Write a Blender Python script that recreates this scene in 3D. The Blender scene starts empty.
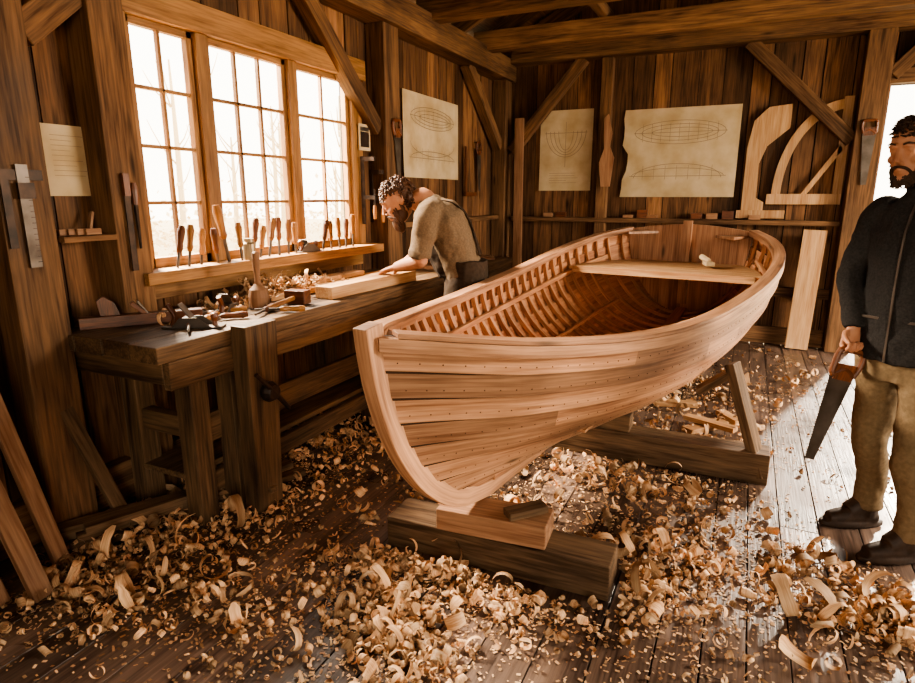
import bpy, math, random
from mathutils import Vector as V, Matrix, noise
random.seed(7)
R=random.random; U=random.uniform
sc=bpy.context.scene
Z=V((0,0,1))

# ------------------------------------------------------------ helpers
def hx(h):
    h=h.lstrip('#'); o=[]
    for i in (0,2,4):
        c=int(h[i:i+2],16)/255
        o.append(c/12.92 if c<=.04045 else ((c+.055)/1.055)**2.4)
    return (o[0],o[1],o[2],1)

def newmat(name):
    m=bpy.data.materials.new(name); m.use_nodes=True
    nt=m.node_tree; b=nt.nodes['Principled BSDF']
    return m,nt,b

def mat_wood(name,dark,light,rough=.6,al=1.3,ac=16,bump=.25,tint=.5,spec=.3,stain=.25,rvar=.15,knots=True):
    m,nt,b=newmat(name); N=nt.nodes; L=nt.links
    at=N.new('ShaderNodeAttribute'); at.attribute_name='gc'
    def mul(v):
        n=N.new('ShaderNodeVectorMath'); n.operation='MULTIPLY'; L.new(at.outputs['Vector'],n.inputs[0]); n.inputs[1].default_value=v; return n.outputs[0]
    def noi(vec,d,dist):
        n=N.new('ShaderNodeTexNoise'); n.inputs['Scale'].default_value=1; n.inputs['Detail'].default_value=d; n.inputs['Distortion'].default_value=dist
        L.new(vec,n.inputs['Vector']); return n.outputs['Fac']
    A=noi(mul((al,ac,ac)),5,.9); B=noi(mul((al*4,ac*7,ac*7)),3,.2)
    mx=N.new('ShaderNodeMath'); mx.operation='MULTIPLY_ADD'; L.new(B,mx.inputs[0]); mx.inputs[1].default_value=.45
    m2=N.new('ShaderNodeMath'); m2.operation='MULTIPLY'; L.new(A,m2.inputs[0]); m2.inputs[1].default_value=.6; L.new(m2.outputs[0],mx.inputs[2])
    rp=N.new('ShaderNodeValToRGB'); rp.color_ramp.elements[0].position=.38; rp.color_ramp.elements[1].position=.66
    rp.color_ramp.elements[0].color=hx(dark); rp.color_ramp.elements[1].color=hx(light); L.new(mx.outputs[0],rp.inputs[0])
    col=rp.outputs[0]
    if knots:
        vo=N.new('ShaderNodeTexVoronoi'); vo.inputs['Scale'].default_value=1; L.new(mul((1.6,6.5,6.5)),vo.inputs['Vector'])
        kr=N.new('ShaderNodeMapRange'); kr.inputs[1].default_value=.04; kr.inputs[2].default_value=.13; kr.inputs[3].default_value=.35; kr.inputs[4].default_value=1
        L.new(vo.outputs['Distance'],kr.inputs[0])
        k=N.new('ShaderNodeMixRGB'); k.blend_type='MULTIPLY'; k.inputs[0].default_value=1; L.new(col,k.inputs[1]); L.new(kr.outputs[0],k.inputs[2]); col=k.outputs[0]
    if stain>0:
        ge=N.new('ShaderNodeNewGeometry'); sn=N.new('ShaderNodeTexNoise'); sn.inputs['Scale'].default_value=1.7; sn.inputs['Detail'].default_value=4
        L.new(ge.outputs['Position'],sn.inputs['Vector'])
        sr=N.new('ShaderNodeMapRange'); sr.inputs[1].default_value=.35; sr.inputs[2].default_value=.65; sr.inputs[3].default_value=1-stain; sr.inputs[4].default_value=1+stain*.3
        L.new(sn.outputs['Fac'],sr.inputs[0])
        k=N.new('ShaderNodeMixRGB'); k.blend_type='MULTIPLY'; k.inputs[0].default_value=1; L.new(col,k.inputs[1]); L.new(sr.outputs[0],k.inputs[2]); col=k.outputs[0]
        rr=N.new('ShaderNodeMapRange'); rr.inputs[1].default_value=.35; rr.inputs[2].default_value=.65; rr.inputs[3].default_value=rough-rvar; rr.inputs[4].default_value=rough+rvar
        L.new(sn.outputs['Fac'],rr.inputs[0]); L.new(rr.outputs[0],b.inputs['Roughness'])
    else: b.inputs['Roughness'].default_value=rough
    ta=N.new('ShaderNodeAttribute'); ta.attribute_name='tint'
    tr=N.new('ShaderNodeMapRange'); tr.inputs[3].default_value=1-tint*.6; tr.inputs[4].default_value=1+tint*.5; L.new(ta.outputs['Fac'],tr.inputs[0])
    hs=N.new('ShaderNodeHueSaturation'); L.new(col,hs.inputs['Color']); L.new(tr.outputs[0],hs.inputs['Value'])
    L.new(hs.outputs[0],b.inputs['Base Color'])
    b.inputs['Specular IOR Level'].default_value=spec
    bp=N.new('ShaderNodeBump'); bp.inputs['Strength'].default_value=bump; bp.inputs['Distance'].default_value=.006; L.new(mx.outputs[0],bp.inputs['Height']); L.new(bp.outputs[0],b.inputs['Normal'])
    return m

def mat_plain(name,col,rough=.6,metal=0,c2=None,scale=30,bump=0,spec=.4,stretch=(1,1,1)):
    m,nt,b=newmat(name); N=nt.nodes; L=nt.links
    b.inputs['Roughness'].default_value=rough; b.inputs['Metallic'].default_value=metal
    b.inputs['Specular IOR Level'].default_value=spec
    tc=N.new('ShaderNodeTexCoord'); mp=N.new('ShaderNodeMapping'); mp.inputs['Scale'].default_value=stretch
    L.new(tc.outputs['Object'],mp.inputs[0])
    n=N.new('ShaderNodeTexNoise'); n.inputs['Scale'].default_value=scale; n.inputs['Detail'].default_value=5; L.new(mp.outputs[0],n.inputs['Vector'])
    mr=N.new('ShaderNodeMapRange'); mr.inputs[1].default_value=.3; mr.inputs[2].default_value=.7; L.new(n.outputs['Fac'],mr.inputs[0])
    mx=N.new('ShaderNodeMixRGB'); mx.inputs[1].default_value=hx(col); mx.inputs[2].default_value=hx(c2 or col); L.new(mr.outputs[0],mx.inputs[0]); L.new(mx.outputs[0],b.inputs['Base Color'])
    if bump:
        bp=N.new('ShaderNodeBump'); bp.inputs['Strength'].default_value=bump; bp.inputs['Distance'].default_value=.004; L.new(n.outputs['Fac'],bp.inputs['Height']); L.new(bp.outputs[0],b.inputs['Normal'])
    return m

M={}
M['wall']=mat_wood('wall_boards','#432d1e','#8a6343',.7,1.1,11,.4,1.0,.2,.4)
M['beam']=mat_wood('beam_timber','#483222','#8c6848',.7,1.2,12,.4,.4,.2,.35)
M['floor']=mat_wood('floor_boards','#41322b','#80695a',.36,1.0,14,.4,.7,.5,.5,.17)
M['dark']=mat_plain('dark_gap','#140b06',.9)
M['lapshade']=mat_plain('lap_seam','#36200f',.9)  # shade at the plank laps, painted as a dark colour
M['bench']=mat_wood('bench_wood','#3a2a1e','#836648',.55,1.4,14,.4,.5,.35,.4)
M['hull']=mat_wood('hull_planking','#7c5338','#c79772',.5,.9,13,.3,.85,.35,.3,.08)
M['hulli']=mat_wood('hull_inside','#9a6444','#d69f74',.55,.9,10,.15,.4,.3,.2)
M['rib']=mat_wood('rib_wood','#94654a','#cf9c70',.5,1.5,16,.12,.3,.3,.1,knots=False)
M['pale']=mat_wood('pale_pine','#a87a50','#d0a87c',.55,1.2,14,.15,.35,.3,.12)
M['mid']=mat_wood('mid_pine','#755036','#a88060',.6,1.2,14,.2,.5,.3,.2)
M['timber']=mat_wood('weathered_block','#42301f','#7e6349',.75,1.5,12,.5,.4,.2,.3)
M['sash']=mat_wood('sash_wood','#6d4a2a','#a67b4e',.5,1.5,14,.15,.3,.3,.1,knots=False)
M['paper']=mat_plain('aged_paper','#cdb997',.85,0,'#b0976f',5)
M['ink']=mat_plain('ink','#7c6a56',.8)
M['steel']=mat_plain('tool_steel','#8b8680',.35,.9,'#5d544c',14)
M['dsteel']=mat_plain('worn_saw_steel','#6b625a',.45,.7,'#453c34',9)
M['iron']=mat_plain('dark_iron','#2c2724',.5,.7,'#4a3a30',20)
M['rivet']=mat_plain('copper_rivet','#4a2c1a',.6,.2)
M['handle']=mat_wood('handle_beech','#74441f','#b17d46',.4,6,40,.05,.4,.5,0,knots=False)
M['dwood']=mat_wood('dark_tool_wood','#3c1f10','#7a4626',.4,4,30,.1,.4,.5,0,knots=False)
M['glassjar']=mat_plain('tin','#9a8a70',.4,.6)

class MB:
    def __init__(s): s.v=[];s.f=[];s.g=[];s.t=[];s.m=[]
    def q(s,idx,gcs,t,m): s.f.append(tuple(idx)); s.g.extend(gcs); s.t.append(t); s.m.append(m)
    def board(s,p0,p1,w,th,side=None,tint=None,m=0,w1=None,th1=None):
        p0=V(p0);p1=V(p1); d=(p1-p0); Ln=d.length; d.normalize()
        if side is None: side=V((1,0,0)) if abs(d.x)<.9 else V((0,1,0))
        a=V(side); a=(a-d*a.dot(d)).normalized(); b=d.cross(a)
        w1=w1 or w; th1=th1 or th
        k=len(s.v); o=V((U(0,50),U(0,50),U(0,50))); t=R() if tint is None else tint
        loc=[]
        for (P,x,ww,tt) in ((p0,0,w,th),(p1,Ln,w1,th1)):
            for (i,j) in ((-1,-1),(1,-1),(1,1),(-1,1)):
                s.v.append(tuple(P+a*(i*ww/2)+b*(j*tt/2))); loc.append(tuple(V((x,i*ww/2,j*tt/2))+o))
        for F in ((3,2,1,0),(4,5,6,7),(0,1,5,4),(1,2,6,5),(2,3,7,6),(3,0,4,7)):
            s.q([k+i for i in F],[loc[i] for i in F],t,m)
    def box(s,x0,x1,y0,y1,z0,z1,m=0,tint=None,along=None):
        sz=(x1-x0,y1-y0,z1-z0); ax=along if along is not None else sz.index(max(sz))
        c=V(((x0+x1)/2,(y0+y1)/2,(z0+z1)/2)); e=V((0,0,0)); e[ax]=sz[ax]/2
        sx=(ax+1)%3; sv=V((0,0,0)); sv[sx]=1
        s.board(c-e,c+e,sz[sx],sz[(ax+2)%3],sv,tint,m)
    def ring_surf(s,rings,closed=True,caps=True,m=0,tint=None,gs=1):
        k=len(s.v); n=len(rings[0]); t=R() if tint is None else tint; o=V((U(0,50),U(0,50),0))
        for i,r in enumerate(rings):
            for j,p in enumerate(r):
                s.v.append(tuple(p))
        accs=[0]
        for i in range(1,len(rings)): accs.append(accs[-1]+(rings[i][0]-rings[i-1][0]).length)
        per=[0]
        mid=rings[len(rings)//2]
        for j in range(1,n+1): per.append(per[-1]+(mid[j%n]-mid[j-1]).length)
        for i in range(len(rings)-1):
            for j in range(n if closed else n-1):
                j2=(j+1)%n
                s.q([k+i*n+j,k+i*n+j2,k+(i+1)*n+j2,k+(i+1)*n+j],
                    [tuple(V((accs[i]*gs,per[j]*gs,0))+o),tuple(V((accs[i]*gs,per[j+1]*gs,0))+o),tuple(V((accs[i+1]*gs,per[j+1]*gs,0))+o),tuple(V((accs[i+1]*gs,per[j]*gs,0))+o)],t,m)
        if caps and closed:
            for i in (0,len(rings)-1):
                idx=[k+i*n+j for j in range(n)]
                if i==0: idx=idx[::-1]
                c=rings[i][0]
                s.q(idx,[tuple((V(s.v[q])-c)*gs+o) for q in idx],t,m)
    def limb(s,pts,rs,n=12,m=0,tint=None,sub=4,flat=1,flatdir=None,gs=1):
        pts=[V(p) for p in pts]
        P=[];Q=[]
        if len(pts)>2 and sub>1:
            for i in range(len(pts)-1):
                p0=pts[max(i-1,0)];p1=pts[i];p2=pts[i+1];p3=pts[min(i+2,len(pts)-1)]
                for j in range(sub):
                    t=j/sub
                    P.append(.5*((2*p1)+(p2-p0)*t+(2*p0-5*p1+4*p2-p3)*t*t+(3*p1-p0-3*p2+p3)*t**3)); Q.append(rs[i]*(1-t)+rs[i+1]*t)
            P.append(pts[-1]);Q.append(rs[-1])
        else: P=pts;Q=list(rs)
        rings=[]; a=None
        for i,p in enumerate(P):
            d=(P[min(i+1,len(P)-1)]-P[max(i-1,0)]).normalized()
            if a is None:
                a=V(flatdir) if flatdir is not None else (V((1,0,0)) if abs(d.x)<.8 else V((0,1,0)))
            a=(a-d*a.dot(d)).normalized(); b=d.cross(a)
            rings.append([p+a*(Q[i]*math.cos(2*math.pi*j/n))+b*(Q[i]*flat*math.sin(2*math.pi*j/n)) for j in range(n)])
        s.ring_surf(rings,True,True,m,tint,gs)
    def loft(s,rings,n=20,m=0,tint=None,pw=2.0):
        rr=[]
        for (c,A,B,ra,rb) in rings:
            c=V(c); row=[]
            for j in range(n):
                an=2*math.pi*j/n; ca=math.cos(an); sa=math.sin(an)
                ca=math.copysign(abs(ca)**(2/pw),ca); sa=math.copysign(abs(sa)**(2/pw),sa)
                row.append(c+V(A)*(ra*ca)+V(B)*(rb*sa))
            rr.append(row)
        s.ring_surf(rr,True,True,m,tint)
    def blob(s,c,A,B,C,m=0,n=12,k=8,tint=None):
        c=V(c);A=V(A);B=V(B);C=V(C); rr=[]
        for i in range(k+1):
            th=math.pi*(.02+.96*i/k); z=-math.cos(th); r=math.sin(th)
            rr.append([c+C*z+A*(r*math.cos(2*math.pi*j/n))+B*(r*math.sin(2*math.pi*j/n)) for j in range(n)])
        s.ring_surf(rr,True,True,m,tint)
    def lathe(s,o,ax,prof,n=16,m=0,tint=None,gs=1):
        o=V(o); ax=V(ax).normalized(); a=ax.orthogonal().normalized(); b=ax.cross(a)
        s.ring_surf([[o+ax*h+a*(r*math.cos(2*math.pi*j/n))+b*(r*math.sin(2*math.pi*j/n)) for j in range(n)] for (r,h) in prof],True,True,m,tint,gs)
    def poly(s,pts,o,ax,ay,th,m=0,tint=None):
        o=V(o);ax=V(ax).normalized();ay=V(ay).normalized();nz=ax.cross(ay)
        k=len(s.v); n=len(pts); t=R() if tint is None else tint; oo=V((U(0,50),U(0,50),0))
        g=[tuple(V((y,x,0))+oo) for x,y in pts]
        for e in (0,1):
            for x,y in pts: s.v.append(tuple(o+ax*x+ay*y+nz*(th*e)))
        s.q([k+i for i in range(n)][::-1],g[::-1],t,m); s.q([k+n+i for i in range(n)],g,t,m)
        for i in range(n):
            j=(i+1)%n; s.q([k+i,k+j,k+n+j,k+n+i],[g[i],g[j],g[j],g[i]],t,m)
    def sweep(s,pts,As,Bs,ha,hb,m=0,tint=None):
        s.ring_surf([[p-a*ha-b*hb,p+a*ha-b*hb,p+a*ha+b*hb,p-a*ha+b*hb] for p,a,b in zip(pts,As,Bs)],True,True,m,tint)
    def line(s,pts,o,ax,ay,w,m):
        o=V(o);ax=V(ax);ay=V(ay)
        for (x0,y0),(x1,y1) in zip(pts[:-1],pts[1:]):
            d=V((x1-x0,y1-y0)); 
            if d.length<1e-6: continue
            d.normalize(); nx,ny=-d.y*w/2,d.x*w/2; k=len(s.v)
            for x,y in ((x0-nx,y0-ny),(x1-nx,y1-ny),(x1+nx,y1+ny),(x0+nx,y0+ny)): s.v.append(tuple(o+ax*x+ay*y))
            s.q([k,k+1,k+2,k+3],[(0,0,0)]*4,.5,m)
    def obj(s,name,mats,parent=None,bevel=0,smooth=False,remesh=0,smi=0,disp=None,rec=False):
        me=bpy.data.meshes.new(name); me.from_pydata(s.v,[],s.f)
        for m in mats: me.materials.append(M[m] if isinstance(m,str) else m)
        me.polygons.foreach_set('material_index',s.m)
        if not remesh:
            a=me.attributes.new('gc','FLOAT_VECTOR','CORNER'); a.data.foreach_set('vector',[c for g in s.g for c in g])
            a=me.attributes.new('tint','FLOAT','FACE'); a.data.foreach_set('value',s.t)
        if smooth: me.polygons.foreach_set('use_smooth',[True]*len(me.polygons))
        me.update()
        ob=bpy.data.objects.new(name,me); sc.collection.objects.link(ob)
        if parent: ob.parent=parent
        if bevel:
            b=ob.modifiers.new('bevel','BEVEL'); b.width=bevel; b.segments=2; b.limit_method='ANGLE'
        if remesh:
            r=ob.modifiers.new('remesh','REMESH'); r.mode='VOXEL'; r.voxel_size=remesh; r.use_smooth_shade=True
            if smi:
                q=ob.modifiers.new('smooth','SMOOTH'); q.factor=.5; q.iterations=smi
            if disp:
                tx=bpy.data.textures.new(name+'_folds','CLOUDS'); tx.noise_scale=disp[1]; tx.noise_depth=2
                d=ob.modifiers.new('folds','DISPLACE'); d.texture=tx; d.strength=disp[0]; d.mid_level=.5; d.texture_coords='GLOBAL'
        return ob

def group(name):
    e=bpy.data.objects.new(name,None); sc.collection.objects.link(e); e.empty_display_size=.1; return e

# ------------------------------------------------------------ room
XL=-2.75; XR=3.2; YB=7.0; YF=-1.5
def wall(name,o,d,nin,Ln,H,holes,mat='wall'):
    o=V(o);d=V(d);nin=V(nin); mb=MB()
    ed=[0]; 
    while ed[-1]<Ln-.3: ed.append(ed[-1]+U(.17,.27))
    ed.append(Ln)
    for h in holes:
        ed=[e for e in ed if abs(e-h[0])>.06 and abs(e-h[1])>.06]+[h[0],h[1]]
    ed=sorted(set(ed))
    for a0,a1 in zip(ed[:-1],ed[1:]):
        segs=[(0,H)]
        for h in holes:
            if h[0]-1e-4<=a0 and a1<=h[1]+1e-4:
                segs=[x for x in ((0,h[2]),(h[3],H)) if x[1]-x[0]>.01]
        t=R(); g=U(.006,.014)
        for z0,z1 in segs:
            c=o+d*((a0+a1)/2)-nin*(.012+U(0,.010))
            mb.board(c+Z*z0,c+Z*z1,a1-a0-g,.022,d,t)
    hs=sorted(holes); cur=0; th=.04
    def slab(a0,a1,z0,z1):
        if a1-a0<.005 or z1-z0<.005: return
        c=o+d*((a0+a1)/2)-nin*(.055); mb.board(c+Z*z0,c+Z*z1,a1-a0,th,d,.5,1)
    for h in hs:
        slab(cur,h[0],0,H); slab(h[0],h[1],0,h[2]); slab(h[0],h[1],h[3],H); cur=h[1]
    slab(cur,Ln,0,H)
    return mb.obj(name,[mat,'dark'])
WY0,WY1,WZ0,WZ1=2.1,3.95,1.12,2.36
wall('wall_left',(XL,YF,0),(0,1,0),(1,0,0),YB-YF,3.05,[(WY0-YF,WY1-YF,WZ0,WZ1)])
wall('wall_back',(XL,YB,0),(1,0,0),(0,-1,0),XR-XL,4.7,[(1.06-XL,2.5-XL,0,2.48)])
wall('wall_right',(XR,YF,0),(0,1,0),(-1,0,0),YB-YF,3.05,[(2.9-YF,5.6-YF,0,2.5)])
wall('wall_front',(XL,YF,0),(1,0,0),(0,1,0),XR-XL,4.7,[(.2-XL,2.6-XL,0,2.4)])  # unseen opening in this wall, added to let in fill

mb=MB(); x=XL
while x<XR-.01:
    w=min(U(.13,.2),XR-x); y=YF-U(0,2)
    while y<YB:
        l=U(2.4,4.2); y0=max(y,YF); y1=min(y+l,YB)
        if y1-y0>.02: mb.board(((x+w/2),y0+.002,-.015+U(-.0015,0.0)),((x+w/2),y1-.002,-.015+U(-.0015,0)),w-U(.003,.007),.03,(1,0,0))
        y+=l
    x+=w
mb.box(XL-.05,XR+.05,YF-.05,YB+.05,-.08,-.034,1)
mb.obj('floor',['floor','dark'],bevel=.0015)

# roof
mb=MB(); rx=.3; rz=4.55; ez=3.05
for (x0,x1) in ((XL-.3,rx),(XR+.3,rx)):
    z0=ez-.15
    n=12
    for i in range(n):
        fm=(i+.5)/n
        p=V((x0+(x1-x0)*fm,0,z0+(rz-z0)*fm)); dd=V((x1-x0,0,rz-z0)); wd=dd.length/n
        mb.board((p.x,YF-.1,p.z+.12),(p.x,YB+.1,p.z+.12),wd+.004,.025,dd.normalized())
mb.obj('ceiling',['wall'])
mb=MB()
for y in [YF+.4+.62*i for i in range(14)]:
    for x0 in (XL,XR):
        mb.board((x0,y,ez-.03),(rx,y,rz+.03),.06,.14,(0,1,0))
for y in (1.6,3.3,5.0,6.2):
    mb.board((XL+.05,y,3.02),(XR-.05,y,3.02),.16,.18,(0,1,0))
for x in (-1.4,.3,1.9):
    mb.board((x,3.4,3.16),(x,YB,3.16),.08,.1,(1,0,0))
mb.obj('ceiling_beams',['beam'],bevel=.006)

# left wall frame
mb=MB()
mb.board((XL+.1,YF,2.87),(XL+.1,YB,2.87),.2,.22,(1,0,0))
for y,w in ((1.5,.2),(1.95,.17),(4.32,.22),(6.87,.2),(-.6,.2)):
    mb.board((XL+.08,y,0),(XL+.08,y,2.76),w,.16,(0,1,0))
mb.board((XL+.07,4.2,2.0),(XL+.07,3.35,2.78),.12,.1,(0,.7,.7))
mb.board((XL+.07,6.78,2.05),(XL+.07,5.9,2.78),.12,.1,(0,.7,.7))
mb.board((XL+.09,1.6,2.12),(XL+.09,2.35,2.78),.12,.09,(0,.7,-.7))
mb.board((XL+.05,4.43,1.26),(XL+.05,6.77,1.26),.05,.1,(0,0,1))
mb.board((XL+.04,-1.4,.12),(XL+.04,6.77,.12),.2,.08,(0,0,1))
mb.obj('trim_1',['beam'],bevel=.006)
# back wall frame
mb=MB()
mb.board((XL+.2,YB-.1,3.02),(XR,YB-.1,3.02),.2,.2,(0,1,0))
for x,w in ((.91,.21),(-1.5,.12),(2.65,.2)):
    mb.board((x,YB-.1 if w>.15 else YB-.05,0),(x,YB-.1 if w>.15 else YB-.05,2.92),w,.2 if w>.15 else .1,(1,0,0))
mb.board((XL+.2,YB-.09,2.0),(-1.75,YB-.09,2.93),.12,.1,(.7,0,-.7))
mb.board((.80,YB-.09,2.0),(-.15,YB-.09,2.93),.12,.1,(.7,0,.7))
mb.board((1.03,YB-.09,2.55),(1.45,YB-.09,3.0),.12,.1,(.7,0,-.7))
mb.board((XL+.2,YB-.06,1.24),(.80,YB-.06,1.24),.05,.12,(0,0,1))
mb.board((-1.4,YB-.05,.55),(.80,YB-.05,.55),.1,.06,(0,0,1))
mb.board((XL+.2,YB-.03,.09),(.80,YB-.03,.09),.18,.04,(0,0,1))
mb.board((1.02,YB-.06,2.54),(2.55,YB-.06,2.54),.12,.1,(0,0,1))
mb.obj('trim_2',['beam'],bevel=.006)

# window
mb=MB(); 
mb.box(XL-.04,XL+.05,WY0-.07,WY0+.03,WZ0,WZ1+.0,0); mb.box(XL-.04,XL+.05,WY1-.03,WY1+.1,WZ0,WZ1,0)
mb.box(XL-.04,XL+.07,WY0-.1,WY1+.14,WZ1-.03,WZ1+.11,0)
mb.box(XL-.04,XL+.19,WY0-.12,WY1+.14,WZ0-.04,WZ0+.02,0)
mb.box(XL+.0,XL+.03,WY0-.05,WY1+.08,WZ0-.14,WZ0-.04,0)
secs=[(2.13,2.53,2),(2.61,3.25,3),(3.33,3.92,2)]
for y in (2.57,3.29): mb.box(XL-.04,XL+.05,y-.04,y+.04,WZ0+.02,WZ1-.03)
for (a,b,n) in secs:
    z0=WZ0+.02; z1=WZ1-.03; f=.035
    for (y0,y1,q0,q1) in ((a,a+f,z0,z1),(b-f,b,z0,z1),(a,b,z0,z0+.05),(a,b,z1-f,z1)): mb.box(XL-.02,XL+.02,y0,y1,q0,q1)
    for i in range(1,n):
        y=a+f+(b-a-2*f)*i/n; mb.box(XL-.012,XL+.014,y-.009,y+.009,z0+.04,z1-.03)
    for i in range(1,4):
        z=z0+.05+(z1-z0-.085)*i/4; mb.box(XL-.012,XL+.014,a+f,b-f,z-.009,z+.009)
mb.obj('window_1',['sash'],bevel=.003)

# exterior
mb=MB(); mb.box(-40,40,-30,40,-.5,-.3,0); mb.obj('ground',[mat_plain('dry_ground','#d4c4a4',.9,0,'#c8b690',.4)])
M['leaf']=mat_plain('autumn_leaf','#e6d6b6',.9,0,'#dcc8a0',1.2)
M['bark']=mat_plain('bark','#c8b490',.9)
mb=MB()
for i in range(34):
    y=U(-4,30); x=U(-22,-14); h=U(3,6)
    mb.limb([(x,y,-.3),(x+.1,y,h*.5),(x,y+.1,h)],[.12,.09,.03],7,1)
    for k in range(7):
        z=h*U(.25,.9); a=U(0,6.28); l=U(.5,1.3); mb.limb([(x,y,z),(x+l*.4*math.cos(a),y+l*.6*math.sin(a),z+l*.5),(x+l*.6*math.cos(a),y+l*math.sin(a),z+l*1.1)],[.035,.02,.008],5,1,sub=2)
for i in range(5200):
    y=U(-5,30); x=U(-22,-13); z=-.3+abs(random.gauss(0,1))*1.0*(.6+.5*math.sin(y*1.3)*math.sin(y*.41)); r=U(.05,.14)
    a=V((U(-1,1),U(-1,1),U(-1,1))).normalized(); b=a.orthogonal().normalized(); o=V((x,y,z)); k=len(mb.v)
    for i1,j1 in ((-1,0),(0,-1),(1,0),(0,1)): mb.v.append(tuple(o+a*r*i1+b*r*.6*j1))
    mb.q([k,k+1,k+2,k+3],[(0,0,0)]*4,R(),0)
mb.obj('tree_line',['leaf','bark'])

# ------------------------------------------------------------ boat
L=4.05; BO=V((-1.01,1.53,0)); BD=V((.140,.989,0)).normalized(); BN=V((BD.y,-BD.x,0))
def W(a,b,z): return BO+BD*a+BN*b+Z*z
def cr(tab,x):
    n=len(tab); x=max(tab[0][0],min(tab[-1][0],x))
    for i in range(n-1):
        if x<=tab[i+1][0]: break
    def sl(k):
        a=tab[max(k-1,0)]; b=tab[min(k+1,n-1)]; return (b[1]-a[1])/(b[0]-a[0])
    x0,y0=tab[i]; x1,y1=tab[i+1]; h=x1-x0; t=(x-x0)/h
    return (2*t**3-3*t*t+1)*y0+(t**3-2*t*t+t)*h*sl(i)+(-2*t**3+3*t*t)*y1+(t**3-t*t)*h*sl(i+1)
HW=[(0,.018),(.25,.2),(.5,.345),(1,.55),(1.5,.67),(2,.74),(2.5,.785),(3,.80),(3.4,.765),(3.75,.67),(4.05,.5)]
ZS=[(0,1.085),(.5,1.0),(1,.955),(1.5,.945),(2,.965),(2.5,1.0),(3,1.055),(3.5,1.13),(4.05,1.22)]
ZK=[(0,.30),(1,.31),(2.4,.33),(3.2,.38),(4.05,.52)]
def stem(t): t=max(0,min(1,t)); return .6*(1-math.sqrt(max(0,1-(1-t)**2.1)))+.1*(1-t)
def hull0(s,t,sd):
    a=stem(t)+s*(L-stem(t)); x=s*L
    h=cr(HW,x); zs=cr(ZS,x); zk=cr(ZK,x)
    th=t*math.pi/2
    w=min(1,s/.5); w=w*w*(3-2*w)
    yv=t**.82; zv=t
    yu=math.sin(th)**.8; zu=(1-math.cos(th))**.8
    y=yv*(1-w)+yu*w; z=zv*(1-w)+zu*w
    return W(a,sd*(.016+(h-.016)*y),zk+(zs-zk)*z)
def hull(s,t,sd,off=0):
    p=hull0(s,t,sd)
    if off:
        e=.01; s0,s1=max(0,s-e),min(1,s+e); t0,t1=max(0.0,t-e),min(1,t+e)
        n=(hull0(s1,t,sd)-hull0(s0,t,sd)).cross(hull0(s,t1,sd)-hull0(s,t0,sd)).normalized()
        if n.dot(BN*sd)<0: n=-n
        p=p+n*off
    return p
boat=group('wooden_rowing_boat')
mb=MB(); NS=8; NA=54; LAP=.024
te=[k/NS for k in range(NS+1)]
def lapf(s): return LAP*min(1,.3+s*6)
for sd in (1,-1):
    for k in range(NS):
        t0,t1=te[k],te[k+1]; t0b=max(0,t0-.02)
        joints=sorted([U(.15,.45),U(.5,.85)]); tn=[.15+.7*R(),.15+.7*R(),.15+.7*R()]
        og=V((U(0,50),U(0,50),U(0,50)))
        rows=[]
        for i in range(NA+1):
            s=i/NA; row=[]
            for j in range(4):
                f=j/3; t=t0b+(t1-t0b)*f; lap=lapf(s)*(1-f)
                row.append((hull(s,t,sd,lap),hull(s,t,sd,lap-.012),V((s*L,f*.12,0))+og))
            rows.append(row)
        kk=len(mb.v)
        for row in rows:
            for (a,b,g) in row: mb.v.append(tuple(a)); mb.v.append(tuple(b))
        def id(i,j,e): return kk+(i*4+j)*2+e
        for i in range(NA):
            s=(i+.5)/NA; tt=tn[0] if s<joints[0] else tn[1] if s<joints[1] else tn[2]
            for j in range(3):
                for e in (0,1):
                    q=[id(i,j,e),id(i+1,j,e),id(i+1,j+1,e),id(i,j+1,e)]; g=[tuple(rows[i][j][2]),tuple(rows[i+1][j][2]),tuple(rows[i+1][j+1][2]),tuple(rows[i][j+1][2])]
                    if (e==1)==(sd==1): q=q[::-1];g=g[::-1]
                    mb.q(q,g,tt,e)
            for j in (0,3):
                mb.q([id(i,j,0),id(i,j,1),id(i+1,j,1),id(i+1,j,0)],[tuple(rows[i][j][2])]*4,tt,2)  # plank edges get the painted lap shade too
        for i in (0,NA):
            for j in range(3): mb.q([id(i,j,0),id(i,j+1,0),id(i,j+1,1),id(i,j,1)],[tuple(rows[i][j][2])]*4,tn[0],0)
mb.obj('planking',['hull','hulli','lapshade'],boat,smooth=False)
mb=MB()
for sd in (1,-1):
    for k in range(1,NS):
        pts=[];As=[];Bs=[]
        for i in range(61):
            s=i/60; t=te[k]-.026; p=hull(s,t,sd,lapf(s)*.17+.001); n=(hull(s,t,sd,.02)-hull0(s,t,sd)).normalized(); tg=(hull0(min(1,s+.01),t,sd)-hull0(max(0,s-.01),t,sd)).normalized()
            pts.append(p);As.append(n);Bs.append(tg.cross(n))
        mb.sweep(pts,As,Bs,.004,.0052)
mb.obj('lap_shade_strips',['lapshade'],boat)  # dark strips drawn in as the shadow below each lap edge
# ribs
mb=MB()
for i in range(29):
    s=.05+.925*i/28
    for sd in (1,-1):
        pts=[];As=[];Bs=[]
        for j in range(17):
            t=.01+.97*j/16; p=hull(s,t,sd,-.022); n=(p-hull(s,t,sd,0)).normalized()
            pts.append(p);As.append(BD);Bs.append(n)
        mb.sweep(pts,As,Bs,.014,.013,0)
mb.obj('ribs',['rib'],boat)
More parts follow.
